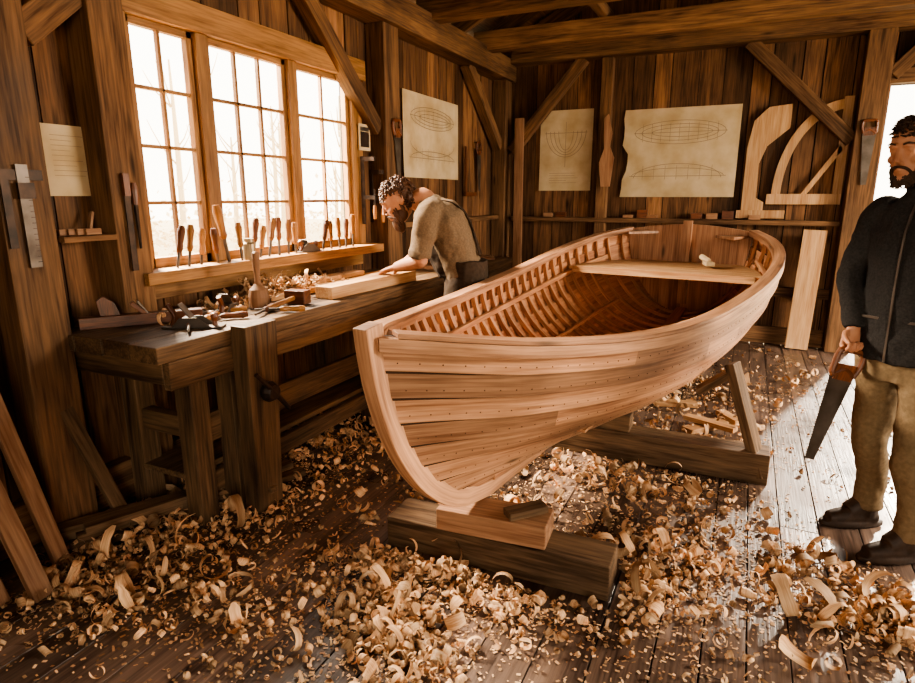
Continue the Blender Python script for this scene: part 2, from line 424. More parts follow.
# gunwales, stringers
mb=MB()
def along(t,off,dz,ha,hb,m,s0=0,s1=1,n=60):
    for sd in (1,-1):
        pts=[];As=[];Bs=[]
        for i in range(n+1):
            s=s0+(s1-s0)*i/n; p=hull(s,t,sd,0); 
            e=.01; tg=(hull0(min(1,s+e),t,sd)-hull0(max(0,s-e),t,sd)).normalized(); a=tg.cross(Z).normalized()
            if a.dot(BN*sd)<0: a=-a
            pts.append(p+a*off+Z*dz);As.append(a);Bs.append(Z)
        mb.sweep(pts,As,Bs,ha,hb,m,.6)
along(1,.016,-.024,.013,.022,0)
along(1,-.036,-.014,.012,.016,0,.02)
along(1,-.006,.008,.036,.008,0,.012)
along(.8,-.045,0,.012,.016,1,.1,.93)
along(.42,-.05,0,.012,.012,1,.12,.9)
mb.obj('gunwales',['hull','rib'],boat,bevel=.002)
# stem + keel
mb=MB(); pr=[]
for i in range(26):
    t=1.045-1.045*i/25; tc=min(1,t); pr.append((stem(tc)-(t-tc)*.1,.30+(ZS[0][1]-.3)*t))
for i in range(1,24):
    s=i/23; pr.append((stem(0)+s*(L-stem(0)),cr(ZK,s*L)))
pts=[];As=[];Bs=[]
for i,(a,z) in enumerate(pr):
    a0,z0=pr[max(i-1,0)];a1,z1=pr[min(i+1,len(pr)-1)]
    d=V((a1-a0,z1-z0)).normalized(); n=V((d.y,-d.x))
    if n.x>0 and i<10: n=-n
    pts.append(W(a+n.x*.014,0,z+n.y*.014)); As.append(BN); Bs.append((BD*n.x+Z*n.y).normalized())
mb.sweep(pts,As,Bs,.028,.040,0,.8)
pts=[W(stem(0)+s*(L-stem(0)),0,cr(ZK,s*L)+.035) for s in [i/20 for i in range(21)]]
mb.sweep(pts,[BN]*21,[Z]*21,.045,.015,1,.5)
mb.obj('stem_and_keel',['hull','hulli'],boat,bevel=.004)
mb=MB(); mb.poly([(.03,0),(.22,.14),(.15,0.02),(.22,-.14)],W(.02,0,1.045),BD,BN,.03,0,.7); mb.obj('breasthook',['hull'],boat)
# transom
mb=MB()
ts=[i/20 for i in range(21)]
top=[W(L,.5-1.0*i/8,1.22+.05*math.sin(math.pi*i/8)) for i in range(1,8)]
loop=[hull(1,t,1,-.002) for t in ts]+top+[hull(1,t,-1,-.002) for t in ts[::-1]]
p2=[((p-BO).dot(BN),p.z) for p in loop]
mb.poly(p2,BO+BD*(L-.035),BN,Z,-.035,0,.6)
mb.board(W(L-.055,0,.6),W(L-.055,0,1.3),.07,.035,BN,m=0)
for sd in (1,-1):
    mb.poly([(0,0),(.3,.06),(.06,.24)] if sd>0 else [(0,0),(.06,.24),(.3,.06)],W(L-.03,sd*.47,1.19),-BD,-BN*sd,.02,0)
mb.obj('transom',['hull'],boat)
# seats
mb=MB()
def hwz(a,z,inset):
    s=a/L; best=.3
    for j in range(40):
        t=j/39; p=hull0(s,t,1)
        if p.z<=z: best=(p-BO).dot(BN)
    return best-inset
def seat(a0,a1,z,nb,m=0,inset=.05):
    for i in range(nb):
        x0=a0+(a1-a0)*i/nb; x1=a0+(a1-a0)*(i+1)/nb-.006
        h0,h1=hwz(x0,z,inset),hwz(x1,z,inset)
        mb.poly([(x0,-h0),(x1,-h1),(x1,h1),(x0,h0)],BO+Z*z,BD,BN,.022,m,U(.1,.7))
seat(3.16,3.97,.96,6,0,.08)
mb.board(W(3.16,-.66,.94),W(3.16,.66,.94),.05,.03,Z)
mb.obj('stern_seat',['pale'],boat,bevel=.002)
mb=MB()
for b in (-.24,-.12,0,.12,.24):
    mb.board(W(1.1,b,.40+abs(b)*.25),W(3.0,b,.43+abs(b)*.25),.09,.014,BN)
mb.board(W(2.0,-.02,.47),W(2.35,.04,.47),.1,.02,BN)
mb.obj('bottom_boards',['rib'],boat)
# rivets
mb=MB()
for sd in (1,-1):
    for k in range(1,NS+1):
        for i in range(64):
            s=.012+.98*i/63+U(-.002,.002); tt=te[k]+(.014 if k<NS else -.05); t1=min(tt,.99)
            n=(hull(s,t1,sd,.02)-hull0(s,t1,sd)).normalized(); f=(tt-(te[k]-.02))/(1/NS+.02) if k<NS else .6
            p=hull(s,t1,sd,lapf(s)*(1-f))
            mb.lathe(p-n*.001,n,[(.0034,0),(.0022,.002)],6)
mb.obj('rivets',['rivet'],boat)
mb=MB()
mb.board(W(3.5,.3,.998),W(3.65,.24,.998),.06,.028,BN); mb.limb([W(3.53,.28,1.02),W(3.57,.22,1.045),W(3.65,.25,1.02)],[.02,.022,.012],8)
mb.obj('wooden_scraper',['paper'])

# supports
sup=MB()
sup.board((-1.30,2.13,.072),(-.34,2.15,.072),.19,.142,(0,1,0),m=0)
sup.board((-1.06,2.11,.192),(-.60,2.15,.192),.17,.095,(0,1,0),m=1)
sup.obj('bow_support_block',['timber','mid'],bevel=.006)
mb=MB(); mb.board((-.76,2.08,.256),(-.64,2.2,.262),.07,.03,(0,1,0)); mb.obj('wooden_wedge',['timber'],bevel=.002)
mb=MB()
mb.board((-.95,3.45,.085),(.23,3.45,.085),.16,.17,(0,1,0))
mb.board((-.95,3.45,.22),(-.5,3.45,.22),.12,.10,(0,1,0))
mb.board((.2,3.42,.03),(.0,3.5,.62),.11,.05,(.3,.9,0))
mb.board((.02,3.5,.58),(-.16,3.5,.44),.1,.04,(0,1,0))
mb.obj('stern_trestle',['timber'],bevel=.005)
mb=MB()
for (x,y,a,l,w) in ((-.12,4.1,.9,.34,.09),(.02,4.35,2.2,.22,.07),(-.35,4.5,.3,.3,.08)):
    d=V((math.cos(a),math.sin(a),0))*l/2; mb.board(V((x,y,.02))-d,V((x,y,.02))+d,w,.035,(d.y,-d.x,0))
mb.board((-.25,4.15,.055),(.06,4.02,.055),.07,.03,(.4,.9,0))
mb.obj('plank_scraps',['pale'],bevel=.002)

# ------------------------------------------------------------ workbench
bn=group('workbench'); BT=.92
mb=MB(); FX=-2.04; BX=XL+.02
for i in range(4):
    x0=BX+.0+(FX-BX)*i/4; x1=BX+(FX-BX)*(i+1)/4
    mb.box(x0,x1-.003,1.58+U(-.01,.01),5.6,BT-.07+U(-.002,.002),BT,0)
mb.box(FX-.04,FX,1.62,5.58,BT-.19,BT-.07,0)
mb.box(BX+.05,FX-.04,1.62,1.66,BT-.17,BT-.07,0)
mb.obj('top',['bench'],bn,bevel=.005)
mb=MB()
for y in (1.85,3.3,4.6,5.5):
    for x in (FX-.16,BX+.17):
        mb.box(x-.05,x+.05,y-.05,y+.05,0,BT-.07)
for y0,y1 in ((1.9,3.25),(3.35,5.45)):
    mb.box(FX-.17,FX-.13,y0,y1,.38,.52); mb.box(FX-.18,FX-.14,y0,y1,.12,.22)
mb.box(BX+.2,FX-.19,1.8,5.4,.22,.25)
mb.box(BX+.2,FX-.2,1.82,1.88,.42,.52)
mb.obj('legs',['bench'],bn,bevel=.005)
mb=MB()
mb.board((FX+.03,2.05,.03),(FX+.05,2.05,BT+.02),.16,.09,(0,1,0),w1=.2)
mb.board((FX-.09,2.05,.0),(FX-.09,2.05,BT-.06),.16,.1,(0,1,0))
mb.lathe((FX-.05,2.05,.62),(1,0,0),[(.022,0),(.022,.14),(.045,.145),(.05,.17),(.035,.2)],14,1)
mb.limb([(FX+.135,1.95,.73),(FX+.14,2.05,.62),(FX+.135,2.15,.51)],[.012,.012,.012],8,1)
mb.board((FX-.1,2.05,.12),(FX+.1,2.05,.12),.04,.03,(0,1,0))
mb.obj('leg_vise',['bench','iron'],bn,bevel=.005)

def hand_plane(name,x,y,z,rot,sc_=1,wood=False):
    mb=MB(); f=V((math.cos(rot),math.sin(rot),0)); s=V((-f.y,f.x,0)); o=V((x,y,z))
    def P(a,b,c): return o+f*(a*sc_)+s*(b*sc_)+Z*(c*sc_)
    l=.2
    if wood:
        l=.3; mb.board(P(-l,0,.03),P(l,0,.03),.065*sc_,.06*sc_,s,m=1)
        mb.board(P(.03,0,.05),P(-.02,0,.13),.04*sc_,.008,s,m=0); mb.poly([(0,0),(.08,0),(.06,.06),(.02,.09),(-.01,.07)],P(-.2,-.012,.06),f,Z,-.024,1)
        mb.board(P(.02,0,.05),P(-.05,0,.12),.04*sc_,.02,s,m=1)
    else:
        mb.board(P(-.12,0,.004),P(.12,0,.004),.06*sc_,.008,s,m=0)
        for q in (-1,1): mb.poly([(-.09,0),(.09,0),(.03,.045),(-.05,.045)],P(0,q*.029,.004),f,Z,.003,0)
        mb.board(P(.02,0,.01),P(-.05,0,.1),.05*sc_,.006,s,m=0)
        mb.lathe(P(.085,0,.008),Z,[(.012,0),(.01,.02),(.018,.04),(.016,.055),(.004,.062)],10,1)
        mb.limb([P(-.085,0,.01),P(-.075,0,.05),P(-.1,0,.095)],[.014,.012,.014],8,1)
        mb.board(P(-.04,0,.03),P(.0,0,.03),.05*sc_,.03,s,m=0)
    mb.obj(name,['steel' if wood else 'dsteel','dwood'],bevel=.002)
B0=BT+.002
hand_plane('wooden_jointer_plane',-2.5,1.88,B0,.95,.85,True)
hand_plane('hand_plane',-2.22,1.92,B0,.5,1.1)
hand_plane('hand_plane',-2.36,2.27,B0,1.9,1)
hand_plane('block_plane',-2.62,3.25,1.142,1.45,.8)
hand_plane('smoothing_plane',-2.5,4.9,B0,1.4,1)

def chisel(name,o,d,l=.28,m2='handle',k=1.0):
    mb=MB(); d=V(d).normalized(); o=V(o)
    mb.lathe(o,d,[(.006*k,0),(.007*k,l*.5),(.009*k,l*.52)],8,0)
    mb.lathe(o+d*l*.5,d,[(.01*k,0),(.015*k,.02),(.013*k,.05),(.018*k,.1*k),(.012*k,.125*k)],12,1,gs=.3)
    mb.obj(name,['dsteel',m2],smooth=False)
for i,yy in enumerate((2.2,2.27,2.36,2.47,2.55,2.63,2.74,2.80,2.86,2.95,3.04,3.12,3.4,3.5,3.58,3.66,3.75)):
    chisel('chisel',(XL+.12+U(0,.03),yy,WZ0+.022),(U(-.05,.12),U(-.28,.28),1),U(.10,.2) if i!=4 else .26,'handle' if i%3 else 'dwood',1.1 if i!=4 else 1.5)
for i in range(8):
    a=U(.4,2.6); chisel('paring_chisel',(-2.12-.1*(i%4),1.80+.1*i,B0+.018),(math.cos(a),math.sin(a),0),.25,'handle' if i%2 else 'dwood')
mb=MB(); o=V((-2.3,2.42,B0))
mb.lathe(o,Z,[(.04,0),(.05,.01),(.052,.06),(.045,.1),(.03,.115),(.017,.13),(.014,.17),(.02,.26),(.018,.29),(.006,.3)],18,0,gs=.3)
mb.obj('carvers_mallet',['mid'],smooth=False,bevel=.002)
mb=MB(); o=V((-2.2,2.6,B0+.04)); mb.board(o-V((.06,0,0)),o+V((.06,0.02,0)),.075,.075,(0,1,0),m=0); mb.limb([o,o+V((.02,-.25,-.02))],[.013,.015],8,1,sub=1,gs=.3); mb.obj('joiners_mallet',['dwood','handle'],bevel=.004)
mb=MB(); mb.lathe((-2.60,2.69,1.142),Z,[(.035,0),(.035,.09),(.028,.1),(.028,.12),(.02,.12)],16,0); mb.obj('glue_pot',['glassjar'],smooth=False)
mb=MB()
mb.board((-2.17,2.8,B0+.036),(-2.13,3.72,B0+.036),.12,.07,(1,0,0)); mb.obj('planed_plank',['pale'],bevel=.003)
mb=MB()
mb.board((-2.45,2.6,B0+.018),(-2.4,3.9,B0+.018),.14,.035,(1,0,0)); mb.board((-2.5,2.9,B0+.051),(-2.47,3.6,B0+.051),.1,.03,(1,0,0)); mb.obj('pine_boards',['pale'],bevel=.003)
mb=MB()
for i in range(8):
    y=4.3+.15*i; mb.board((-2.5+U(-.1,.1),y,B0+.016),(-2.2+U(-.1,.1),y+U(-.1,.1),B0+.016),.05,.03,(0,1,0))
mb.obj('bench_offcuts',['mid'],bevel=.002)
for i in range(2):
    mb=MB(); mb.lathe((-2.5,4.5+i*.3,B0+.032),Z,[(.04,0),(.042,.1),(.035,.12)],14); mb.obj('paint_tin',['iron'])

# ------------------------------------------------------------ wall things
def sheet(name,o,ax,ay,w,h,kind):
    mb=MB(); o=V(o);ax=V(ax);ay=V(ay); n=ax.cross(ay); nx,ny=14,10
    def Pt(x,y): 
        cx=x/w;cy=y/h; return o+ax*x+ay*y+n*(.004+.02*max(0,.25-cy)*abs(math.sin(cx*5+1))*1.2+.006*math.sin(cx*9)*cy*(1-cy)*2)
    k=len(mb.v)
    for j in range(ny+1):
        for i in range(nx+1):
            x=w*i/nx; y=h*j/ny
            if kind=='big' and i==0: x+=.015*abs(math.sin(j*2.1)); 
            if kind=='big' and i==0 and 3<=j<=5: x+=.05
            mb.v.append(tuple(Pt(x,y)))
    for j in range(ny):
        for i in range(nx):
            a=k+j*(nx+1)+i; mb.q([a,a+1,a+nx+2,a+nx+1],[(0,0,0)]*4,.5,0)
    O=o+n*.013; lw=.0045
    def el(cx,cy,rx,ry,a0=0,a1=6.283,nn=26): mb.line([(cx+rx*math.cos(a0+(a1-a0)*i/nn),cy+ry*math.sin(a0+(a1-a0)*i/nn)) for i in range(nn+1)],O,ax,ay,lw,1)
    if kind in('big','plan'):
        mb.line([(w*.1,h*.73),(w*.9,h*.73)],O,ax,ay,lw,1)
        el(w*.5,h*.73,w*.39,h*.13); el(w*.5,h*.73,w*.33,h*.09); el(w*.52,h*.73,w*.26,h*.05)
        for i in range(9): x=w*(.18+.08*i); mb.line([(x,h*.63),(x,h*.83)],O,ax,ay,lw*.7,1)
        el(w*.5,h*.43,w*.4,h*.16,math.pi,2*math.pi) if kind=='plan' else el(w*.5,h*.22,w*.38,h*.16,0,math.pi)
        el(w*.5,h*.24,w*.4,h*.09,0,math.pi); mb.line([(w*.08,h*.24),(w*.92,h*.24)],O,ax,ay,lw,1)
        for i in range(7): x=w*(.2+.1*i); mb.line([(x,h*.2),(x,h*.36)],O,ax,ay,lw*.7,1)
    elif kind=='body':
        mb.line([(w*.5,h*.3),(w*.5,h*.85)],O,ax,ay,lw,1); mb.line([(w*.1,h*.72),(w*.9,h*.72)],O,ax,ay,lw,1)
        for q in (.38,.3,.22,.14): el(w*.5,h*.74,w*q,h*.36*(.5+q),math.pi,2*math.pi)
        for i in range(5): mb.line([(w*.2,h*(.1+.03*i)),(w*U(.5,.85),h*(.1+.03*i))],O,ax,ay,lw*.6,1)
    else:
        for i in range(9): mb.line([(w*.15,h*(.85-.07*i)),(w*U(.5,.85),h*(.85-.07*i))],O,ax,ay,.0015,1)
    mb.obj(name,['paper','ink'],smooth=True)
yb=YB
sheet('boat_plan_drawing',(-2.24,yb-.012,1.56),(1,0,0),(0,0,1),.6,.87,'body')
sheet('boat_plan_drawing',(-1.31,yb-.012,1.49),(1,0,0),(0,0,1),1.15,.9,'big')
sheet('boat_plan_drawing',(XL+.012,4.72,1.66),(0,1,0),(0,0,1),1.1,.72,'plan')
sheet('paper_note',(XL+.012,1.68,1.5),(0,1,0),(0,0,1),.22,.3,'txt')
mb=MB(); mb.board((XL+.062,3.98,1.93),(XL+.062,4.13,1.93),.19,.008,(0,0,1),m=0); mb.board((XL+.068,4.0,1.915),(XL+.068,4.11,1.915),.11,.004,(0,0,1),m=1); mb.board((XL+.068,4.0,1.99),(XL+.068,4.11,1.99),.03,.003,(0,0,1),m=2); mb.obj('pinned_photograph',['paper','iron','steel'])

mb=MB(); o=(-.08,yb-.035,1.36)
mb.poly([(0,.0),(.2,0),(.2,.08),(.13,.12),(.12,.45),(.18,.62),(.36,.78),(.36,1.0),(.16,.98),(.04,.86),(.0,.6)],o,(1,0,0),(0,0,1),.022,0,.3)
mb.poly([(-.04,-.08),(.4,-.08),(.4,-.0),(-.04,-.0)],o,(1,0,0),(0,0,1),.022,0,.2)
mb.obj('boat_mould_pattern',['pale'],bevel=.002)
mb=MB(); o=(.14,yb-.036,1.42)
arc=[(.60-.56*math.cos(math.pi*.5*i/14),.10+.86*math.sin(math.pi*.5*i/14)) for i in range(15)]
arc2=[(.60-.48*math.cos(math.pi*.5*(14-i)/14),.10+.77*math.sin(math.pi*.5*(14-i)/14)) for i in range(15)]
mb.poly(arc+arc2,o,(1,0,0),(0,0,1),.022,0,.3)
mb.poly([(.56,.1),(.64,.1),(.64,.98),(.56,.98)],(o[0],o[1]-.002,o[2]),(1,0,0),(0,0,1),.022,0,.2)
mb.poly([(.0,0),(.64,0),(.64,.1),(.0,.1)],(o[0],o[1]-.002,o[2]),(1,0,0),(0,0,1),.022,0,.4)
mb.poly([(.3,.1),(.35,.1),(.6,.5),(.58,.56)],(o[0],o[1]-.004,o[2]),(1,0,0),(0,0,1),.02,0,.4)
mb.obj('boat_mould_frame',['pale'],bevel=.002)
mb=MB(); mb.poly([(0,0),(.1,0),(.13,.3),(.08,.42),(.1,.55),(.05,.75),(0,.7),(.02,.4),(-.03,.25)],(-1.5,yb-.13,1.6),(1,0,0),(0,0,1),.015); mb.obj('rib_template',['mid'],bevel=.002)
def lean(nm,p0,p1,w,th,side,m='mid'):
    mb=MB(); mb.board(p0,p1,w,th,side); mb.obj(nm,[m],bevel=.002)
lean('wide_board',(.56,YB-.22,0.01),(.60,YB-.14,1.18),.2,.03,(1,0,0),'pale')
lean('tall_batten',(-2.4,YB-.25,0.01),(-2.44,YB-.17,2.35),.1,.04,(1,0,0))
lean('leaning_plank',(-2.45,1.33,0.005),(-2.56,1.12,1.35),.06,.035,(0,1,.2))
lean('leaning_plank',(-2.3,1.16,0.005),(-2.58,1.05,1.05),.07,.035,(0,1,.1))
lean('leaning_plank',(-2.48,1.66,0.005),(-2.63,1.5,.72),.06,.03,(0,1,.2),'timber')
lean('leaning_plank',(-2.4,1.05,0.005),(-2.6,.8,1.6),.09,.035,(0,1,.2))
mb=MB()
for i in range(7):
    mb.board((-2.62+.03*i,1.35+.02*i,.03+.035*(i%3)),(-2.2+.02*i,2.0+.07*i,.03+.035*(i%3)),.07,.032,(1,0,0))
mb.obj('scrap_boards',['timber'],bevel=.002)
mb=MB(); mb.board((XL+.09,1.62,1.32),(XL+.09,1.86,1.32),.16,.025,(1,0,0)); mb.obj('wall_shelf',['beam'],bevel=.002)
mb=MB(); 
for i in range(5): mb.board((XL+.06+.015*i,1.63+.03*i,1.347),(XL+.06+.015*i,1.74+.02*i,1.347+.0),.012,.026,(1,0,0))
mb.board((XL+.08,1.79,1.335),(XL+.06,1.83,1.43),.02,.012,(1,0,0))
mb.obj('wood_sticks',['mid'])
mb=MB(); mb.poly([(0,0),(.045,0),(.045,.4),(.0,.4)],(XL+.172,1.47,1.22),(0,1,0),(0,0,1),.003,0); mb.poly([(-.008,.27),(.053,.27),(.053,.33),(-.008,.33)],(XL+.175,1.47,1.22),(0,1,0),(0,0,1),.014,1)
for i in range(16): mb.poly([(0.03,.02+.022*i),(.045,.02+.022*i),(.045,.023+.022*i),(.03,.023+.022*i)],(XL+.1755,1.47,1.22),(0,1,0),(0,0,1),.0006,1)
mb.obj('combination_square',['dsteel','iron'])
mb=MB(); mb.poly([(0,0),(.03,0),(.03,.26),(.16,.26),(.16,.3),(0,.3)],(XL+.165,1.41,1.3),(0,1,0),(0,0,1),.006,0); mb.obj('try_square',['iron'])
mb=MB(); o=V((XL+.175,1.97,1.56)); mb.limb([o,o-Z*.12,o-Z*.3],[.008,.010,.006],8,0); mb.lathe(o+Z*.0,-Z,[(.012,0),(.018,.03),(.014,.1)],10,1,gs=.3); mb.obj('hanging_awl',['iron','dwood'])
mb=MB(); o=V((XL+.175,1.93,1.5)); mb.board(o,o-Z*.34,.03,.006,(0,1,0),m=0); mb.board(o+Z*.0,o+Z*.1,.03,.02,(0,1,0),m=1); mb.obj('hanging_file',['iron','dwood'])
mb=MB()
for i,x in enumerate((-2.1,-1.95,-1.2,-1.05,-.95,-.5,-.35,-.2,.05)):
    h=U(.03,.09); mb.board((x-.05,YB-.07,1.267+h/2),(x+.06,YB-.07,1.267+h/2),.06,h,(0,1,0),m=i%2)
mb.obj('shelf_offcuts',['mid','dwood'],bevel=.003)

def handsaw(name,o,Ld,Wd,Lb=.5):
    mb=MB(); o=V(o); Ld=V(Ld).normalized(); Wd=V(Wd); Wd=(Wd-Ld*Wd.dot(Ld)).normalized(); n=Ld.cross(Wd)
    pts=[(0.02,-.055),(Lb,-.02),(Lb,.02)]
    k=int(Lb/.012)
    for i in range(k):
        x=Lb-(Lb-.02)*i/k; y=.02+(.055-.02)*(1-x/Lb); pts.append((x,y)); pts.append((x-.006,y+.004))
    pts.append((.02,.055))
    mb.poly(pts,o-n*.0007,Ld,Wd,.0015,0)
    def P(a,b): return o+Ld*a+Wd*b
    loop=[P(.05,-.045),P(.0,-.06),P(-.055,-.055),P(-.06,.0),P(-.055,.045),P(.0,.05),P(.05,.045),P(.02,.0),P(.05,-.045)]
    mb.limb(loop,[.013]*9,10,1,flatdir=n,sub=3)
    mb.board(P(.0,0),P(.07,0),.08,.02,Wd,m=1)
    return mb.obj(name,['dsteel','dwood'])
handsaw('hanging_handsaw',(XL+.17,4.36,2.02),(0,.05,-1),(0,1,0),.4)
handsaw('hanging_handsaw',(.91,YB-.22,2.1),(0.02,0,-1),(1,0,0),.5)
def clamp(name,o,ax,l):
    mb=MB(); o=V(o); d=V((0,0,-1)); ax=V(ax)
    mb.board(o,o+d*l,.03,.01,ax,m=0)
    mb.board(o+d*.02,o+d*.02+ax*.11,.03,.02,d,m=0); mb.board(o+d*(l*.6),o+d*(l*.6)+ax*.11,.03,.02,d,m=0)
    mb.limb([o+d*(l*.6-.06)+ax*.1,o+d*(l*.6+.12)+ax*.1],[.007,.007],8,0,sub=1); mb.lathe(o+d*(l*.6+.06)+ax*.1,d,[(.012,0),(.016,.05),(.012,.1)],10,1,gs=.3)
    mb.obj(name,['iron','handle'])
clamp('bar_clamp',(XL+.08,3.99,1.79),(1,0,0),.5); clamp('bar_clamp',(XL+.07,4.12,1.7),(1,0,0),.4)
mb=MB(); mb.poly([(0,0),(.3,0),(.3,.04),(.04,.04),(.04,.5),(0,.5)],(XL+.03,5.95,1.5),(0,1,0),(0,0,1),.012,0); mb.obj('wooden_square',['dwood'])
handsaw('hanging_handsaw',(XL+.04,6.3,2.0),(0,.05,-1),(0,1,0),.45)

# ------------------------------------------------------------ shavings
M['shav']=mat_wood('shaving_wood','#ab7d55','#dfba90',.6,8,30,.05,.9,.25,0,knots=False)
def curl(mb,x,y,z,sc_=1,flatp=.22):
    r=U(.008,.024)*sc_; w=U(.008,.030)*sc_; turns=U(.5,2.2); n=max(5,int(turns*8)); 
    A=V((U(-1,1),U(-1,1),U(-.6,.6))).normalized()
    a=A.orthogonal().normalized(); b=A.cross(a); ph=U(0,6.28); pitch=U(-.02,.02)*sc_*turns; gr=U(.2,1.2); tint=R()
    if R()<flatp: gr=U(2,5); turns*=.5
    pts=[]
    for i in range(n+1):
        f=i/n; an=ph+turns*6.283*f; rr=r*(.55+gr*f*.6)
        c=a*(rr*math.cos(an))+b*(rr*math.sin(an))+A*(pitch*f)
        ww=w*(.4 if i in(0,n) else U(.85,1.05))
        pts.append((c-A*ww/2,c+A*ww/2))
    mz=min(min(p.z,q.z) for p,q in pts); o=V((x,y,z-mz+.001)); k=len(mb.v); og=V((U(0,50),U(0,50),0))
    for p,q in pts: mb.v.append(tuple(p+o)); mb.v.append(tuple(q+o))
    for i in range(n):
        q=k+2*i; g=V((i*.01,0,0))+og; g2=V((i*.01+.01,0,0))+og; e=V((0,w,0))
        mb.q([q,q+1,q+3,q+2],[tuple(g),tuple(g+e),tuple(g2+e),tuple(g2)],tint,0)
clusters=[ # x,y,sx,sy,n,height
 (-2.32,1.55,.14,.22,320,.06),(-2.25,1.95,.16,.25,380,.06),(-2.3,2.6,.16,.45,420,.07),(-1.95,2.9,.16,.35,300,.05),(-1.95,1.9,.12,.25,130,.02),
 (-2.15,1.25,.16,.12,200,.04),(-1.85,1.42,.16,.12,90,.02),(-1.5,1.5,.2,.14,90,.01),(-1.3,1.35,.2,.1,60,.01),
 (-1.22,1.82,.14,.10,180,.05),(-1.05,1.62,.12,.10,260,.06),(-.86,1.48,.10,.10,240,.06),(-1.0,1.95,.2,.05,170,.03),
 (-.72,1.86,.16,.07,120,.03),(-.28,2.16,.11,.10,260,.07),(-.15,2.42,.18,.12,190,.03),(-.22,2.85,.18,.24,210,.03),(-.6,3.15,.2,.12,200,.04),
 (-.9,2.55,.2,.2,120,.02),(.38,2.66,.14,.08,110,.02),(.55,2.36,.14,.09,220,.04),(.8,2.42,.15,.1,140,.03),(.1,2.3,.2,.2,60,.01),(.1,3.0,.25,.3,40,0),
 (-.45,1.75,.25,.15,50,.01),(.3,2.0,.3,.15,40,.01),
 (.0,4.6,.2,.4,160,.03),(-.4,5.3,.4,.5,220,.03),(-1.4,2.3,.2,.25,60,.01),(-.25,3.85,.3,.2,160,.03),(-1.2,4.0,.3,.6,160,.03),(.5,5.6,.3,.5,60,.01)]
def blocked(x,y):
    if x<XL+.1 or y>YB-.3 or x>3: return True
    if -1.38<x<-.3 and 2.0<y<2.28: return True
    if -1<x<.3 and 3.33<y<3.57: return True
    if .48<x<.88 and 2.74<y<3.25: return True
    if -1.8<x<-1.45 and 3.4<y<4.05: return True
    return False
mb=MB()
for (x,y,sx,sy,n,h) in clusters:
    for i in range(int(n*1.2)):
        gx,gy=random.gauss(0,1),random.gauss(0,1); px,py=x+gx*sx,y+gy*sy
        if blocked(px,py): continue
        curl(mb,px,py,h*math.exp(-(gx*gx+gy*gy)/2)*R(),U(1.0,1.7) if R()<.15 else U(.35,.85))
for i in range(500):
    px,py=U(-2.6,1.4),U(.7,6.3)
    if not blocked(px,py): curl(mb,px,py,0,U(.3,.65))
mb.obj('wood_shavings',['shav'],smooth=True)
mb=MB()
for i in range(330):
    gx,gy=random.gauss(0,1),random.gauss(0,1); px=-2.45+gx*.08; py=2.75+gy*.3
    if -2.68<px<-2.26 and 1.7<py<3.9: curl(mb,px,py,B0+(.06*R()*math.exp(-gy*gy/2)+(.036 if py>2.6 else 0)),.8)
mb.obj('bench_shavings',['shav'],smooth=True)
mb=MB()
for i in range(17000):
    if R()<.8:
        c=random.choice(clusters); px,py=c[0]+random.gauss(0,c[2]*1.6),c[1]+random.gauss(0,c[3]*1.6)
    else: px,py=U(-2.6,2),U(.6,6.8)
    if blocked(px,py): continue
    l=U(.002,.009); w=U(.0015,.005); a=U(0,6.28); d=V((math.cos(a),math.sin(a),0)); e=V((-d.y,d.x,0)); tz=U(0,.004); k=len(mb.v); o=V((px,py,.0015))
    for (i1,j1,z1) in ((-1,-1,0),(1,-1,tz),(1,1,tz),(-1,1,0)): mb.v.append(tuple(o+d*l*i1+e*w*j1+Z*z1))
    mb.q([k,k+1,k+2,k+3],[(px,py,0)]*4,R(),0)
mb.obj('sawdust_chips',['shav'])

# ------------------------------------------------------------ people
M['skin']=mat_plain('skin','#b88564',.55,0,'#a57053',20,.1)
M['hair']=mat_plain('hair_brown','#38200f',.55,0,'#54331b',60,.5,.4,(1,1,.3))
M['hair2']=mat_plain('hair_dark','#2a1b11',.6,0,'#44301f',70,.5,.3,(1,1,.3))
M['shirt']=mat_plain('linen_shirt','#75614b',.9,0,'#61503e',90,.3,.2)
M['apron']=mat_plain('canvas_apron','#2f241b',.85,0,'#3f3124',50,.3,.2)
M['jacket']=mat_plain('dark_fleece','#262423',.95,0,'#34312f',120,.5,.15)
M['khaki']=mat_plain('khaki_canvas','#75624a',.9,0,'#64533c',60,.3,.2)
M['boot']=mat_plain('boot_leather','#2b1f17',.6,0,'#3c2c20',40,.3,.3)
M['eye']=mat_plain('eye_white','#b5a898',.3); M['iris']=mat_plain('iris','#2a1a10',.2)

